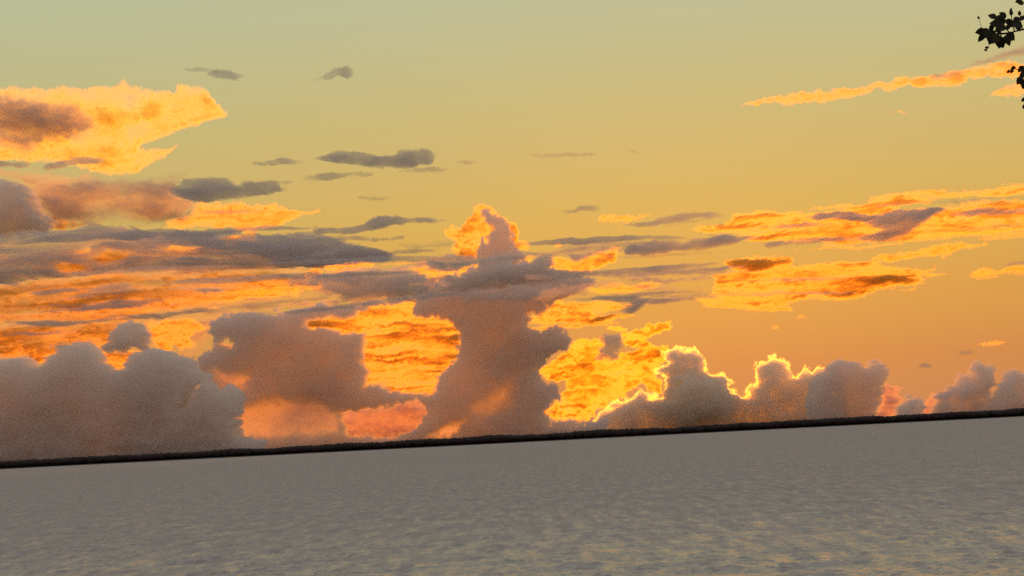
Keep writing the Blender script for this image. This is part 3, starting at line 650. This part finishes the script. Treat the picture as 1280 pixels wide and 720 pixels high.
# ------------------------------------------------------------------ near bank and the tree whose twig hangs into view
gm, gt, gb = principled('grassy_bank', (0.05, 0.06, 0.025), 0.9)
gx = np.linspace(-60, 60, 60); gy = np.concatenate([np.linspace(-60, 12, 30), np.linspace(13, 26, 14)])
GX, GY = np.meshgrid(gx, gy, indexing='ij')
GZ = np.where(GY < 12, 4.3, 4.3 - (GY - 12) ** 1.1 * 0.30) + 0.08 * fbm(GX / 5, GY / 5, 3, 2) - 0.0
GZ = np.maximum(GZ, -0.6)
nb = grid_obj('near_bank', GX, GY, GZ, gm); nb['kind'] = 'structure'

bm_, bt_, bb_ = principled('bark', (0.030, 0.024, 0.020), 0.9)
fm2, ft2, fb2 = principled('leaf_green', (0.030, 0.034, 0.018), 0.6, 0.2)
def tube(name, pts, r0, r1, parent, seg=8, power=2.2):
    V, Fc = [], []
    n = len(pts)
    pts = [Vector(p) for p in pts]
    for i, p in enumerate(pts):
        d = (pts[min(i + 1, n - 1)] - pts[max(i - 1, 0)]).normalized()
        a = d.orthogonal().normalized(); b = d.cross(a)
        r = r1 + (r0 - r1) * (1 - i / (n - 1)) ** power
        for k in range(seg):
            q = 2 * math.pi * k / seg
            V.append(p + a * (math.cos(q) * r) + b * (math.sin(q) * r))
    for i in range(n - 1):
        for k in range(seg):
            k2 = (k + 1) % seg
            Fc.append((i * seg + k, i * seg + k2, (i + 1) * seg + k2, (i + 1) * seg + k))
    Fc.append(tuple(range(seg - 1, -1, -1))); Fc.append(tuple((n - 1) * seg + k for k in range(seg)))
    return mesh_obj(name, V, Fc, bm_, parent, True)

DT = 12.0
def at(u, v, dy=0.0):
    d = ray(u, v); t = (DT + dy) / d.y
    return Vector((0, 0, EYE_Z)) + d * t
tree = bpy.data.objects.new('tree', None); COL.objects.link(tree)
tree['label'] = 'dark leafy twig of a tree reaching in over the water'; tree['category'] = 'tree'
TX, TY = 5.2, 12.6
tree.location = (0, 0, 0)
def wobble(p0, p1, n, s):
    p0, p1 = Vector(p0), Vector(p1)
    L_ = (p1 - p0).length
    return [p0.lerp(p1, i / (n - 1)) + Vector((random.uniform(-s, s), random.uniform(-s, s), random.uniform(-s, s))) * L_ * (0 if i in (0, n - 1) else 1) for i in range(n)]
tube('trunk', [(TX, TY, 4.0), (TX + 0.05, TY, 5.2), (TX - 0.05, TY + 0.05, 6.4), (TX + 0.1, TY, 7.6), (TX, TY - 0.1, 9.2), (TX + 0.1, TY, 10.8)], 0.19, 0.05, tree, 12, 1.0)
limbA = [(TX, TY, 7.2), (4.4, 12.4, 7.75), (3.6, 12.15, 8.15), at(1330, 30), at(1300, 34), at(1278, 37), at(1262, 41), at(1246, 42)]
tube('limb', limbA, 0.07, 0.003, tree, power=3.2)
limbB = [(TX, TY, 6.9), (4.3, 12.2, 7.3), (3.5, 12.0, 7.6), at(1340, 88), at(1310, 90), at(1286, 88)]
tube('limb', limbB, 0.06, 0.003, tree)
limbC = [(TX, TY, 7.6), (4.6, 12.4, 8.3), (3.6, 12.1, 8.55), at(1320, -8), at(1296, 0), at(1280, 4)]
tube('limb', limbC, 0.06, 0.003, tree)
# one leaf: pointed oval with a folded midrib, 12 faces
def leaf_mesh():
    prof = [(0, 0.004), (0.18, 0.26), (0.42, 0.36), (0.68, 0.27), (0.88, 0.11), (1.0, 0.0)]
    V, Fc = [], []
    for i, (t, w) in enumerate(prof):
        zc = -0.10 * t * t
        V += [(t, -w, zc + 0.10 * w), (t, 0, zc), (t, w, zc + 0.10 * w)]
    for i in range(len(prof) - 1):
        a = i * 3; b = a + 3
        Fc += [(a, b, b + 1, a + 1), (a + 1, b + 1, b + 2, a + 2)]
    me = bpy.data.meshes.new('leaf')
    me.from_pydata(V, [], Fc); me.materials.append(fm2); me.update()
    return me
LEAF = leaf_mesh()
rl = random.Random(3)
def leaf(u, v, size_px, ang, dy=0.0, tilt=0.4, parent=tree):
    """a leaf whose stalk end is at (u, v); ang: direction it points in the picture, degrees from right, down positive"""
    p = at(u, v, dy)
    L_ = size_px * 0.92 * DT / FPX
    a = R(ang)
    dx = Vector((1, 0, 0)) * math.cos(a) + Vector((0, 0, -1)) * math.sin(a) + Vector((0, rl.uniform(-tilt, tilt), 0))
    dx.normalize()
    nrm_ = Vector((rl.uniform(-0.5, 0.5), -1, rl.uniform(-0.5, 0.5)))
    dy_ = nrm_.cross(dx).normalized(); dz = dx.cross(dy_)
    m = Matrix((dx * L_, dy_ * L_, dz * L_)).transposed().to_4x4(); m.translation = p
    o = bpy.data.objects.new('leaf', LEAF); COL.objects.link(o)
    o.parent = parent; o.matrix_world = m
    return o
LEAVES = [(1258, 36, 16, 200), (1256, 30, 14, 230), (1250, 30, 15, 185), (1248, 26, 14, 150), (1246, 22, 13, 205), (1254, 22, 14, 170), (1258, 22, 13, 215), (1244, 38, 14, 130), (1240, 40, 17, 160),
          (1236, 36, 16, 140), (1232, 38, 15, 170), (1242, 44, 15, 120), (1250, 44, 18, 95), (1254, 46, 18, 110), (1246, 46, 16, 75), (1256, 44, 17, 70), (1248, 42, 18, 125), (1238, 42, 12, 105), (1230, 42, 14, 125),
          (1258, 42, 14, 55), (1261, 40, 16, 50), (1256, 26, 13, 20), (1260, 32, 14, 340), (1264, 30, 16, 10), (1268, 28, 13, 30), (1266, 26, 13, 345), (1270, 30, 12, 60), (1264, 20, 10, 270), (1263, 14, 5, 290),
          (1262, 30, 10, 120), (1274, 20, 8, 280), (1276, 26, 10, 300), (1236, 60, 6, 200), (1230, 62, 5, 20), (1224, 24, 5, 250), (1280, 4, 12, 190), (1276, 0, 9, 160),
          (1279, 82, 12, 130), (1283, 84, 10, 160), (1266, 86, 8, 120), (1270, 84, 8, 170), (1262, 88, 6, 140), (1284, 90, 14, 150), (1282, 98, 16, 110), (1278, 96, 14, 130), (1286, 102, 14, 170),
          (1280, 100, 13, 90), (1284, 122, 10, 150), (1282, 130, 8, 120), (1250, 36, 12, 260), (1245, 34, 12, 60), (1240, 30, 12, 100), (1252, 50, 12, 85)]
for (u, v, sz, an) in LEAVES:
    leaf(u, v, sz, an, rl.uniform(-0.12, 0.12))
# twigs that carry the leaves
TWIGS = ([(1262, 41), (1256, 34), (1250, 28), (1244, 22)], [(1258, 42), (1248, 43), (1238, 42), (1230, 41)], [(1268, 39), (1266, 30), (1264, 20), (1263, 14)], [(1252, 42), (1250, 50), (1248, 56)],
            [(1278, 37), (1276, 28), (1275, 18)], [(1286, 88), (1278, 88), (1268, 86), (1260, 88)], [(1286, 88), (1283, 98), (1282, 112), (1283, 124), (1282, 132)])
for pts in ([(1230, 41), (1226, 32), (1224, 24)], [(1240, 43), (1237, 52), (1236, 60), (1230, 62)]):
    tube('twig', [at(*p) for p in pts], 0.0014, 0.001, tree, 5)
for pts in TWIGS:
    tube('twig', [at(*p) for p in pts], 0.0035, 0.0018, tree, 6)
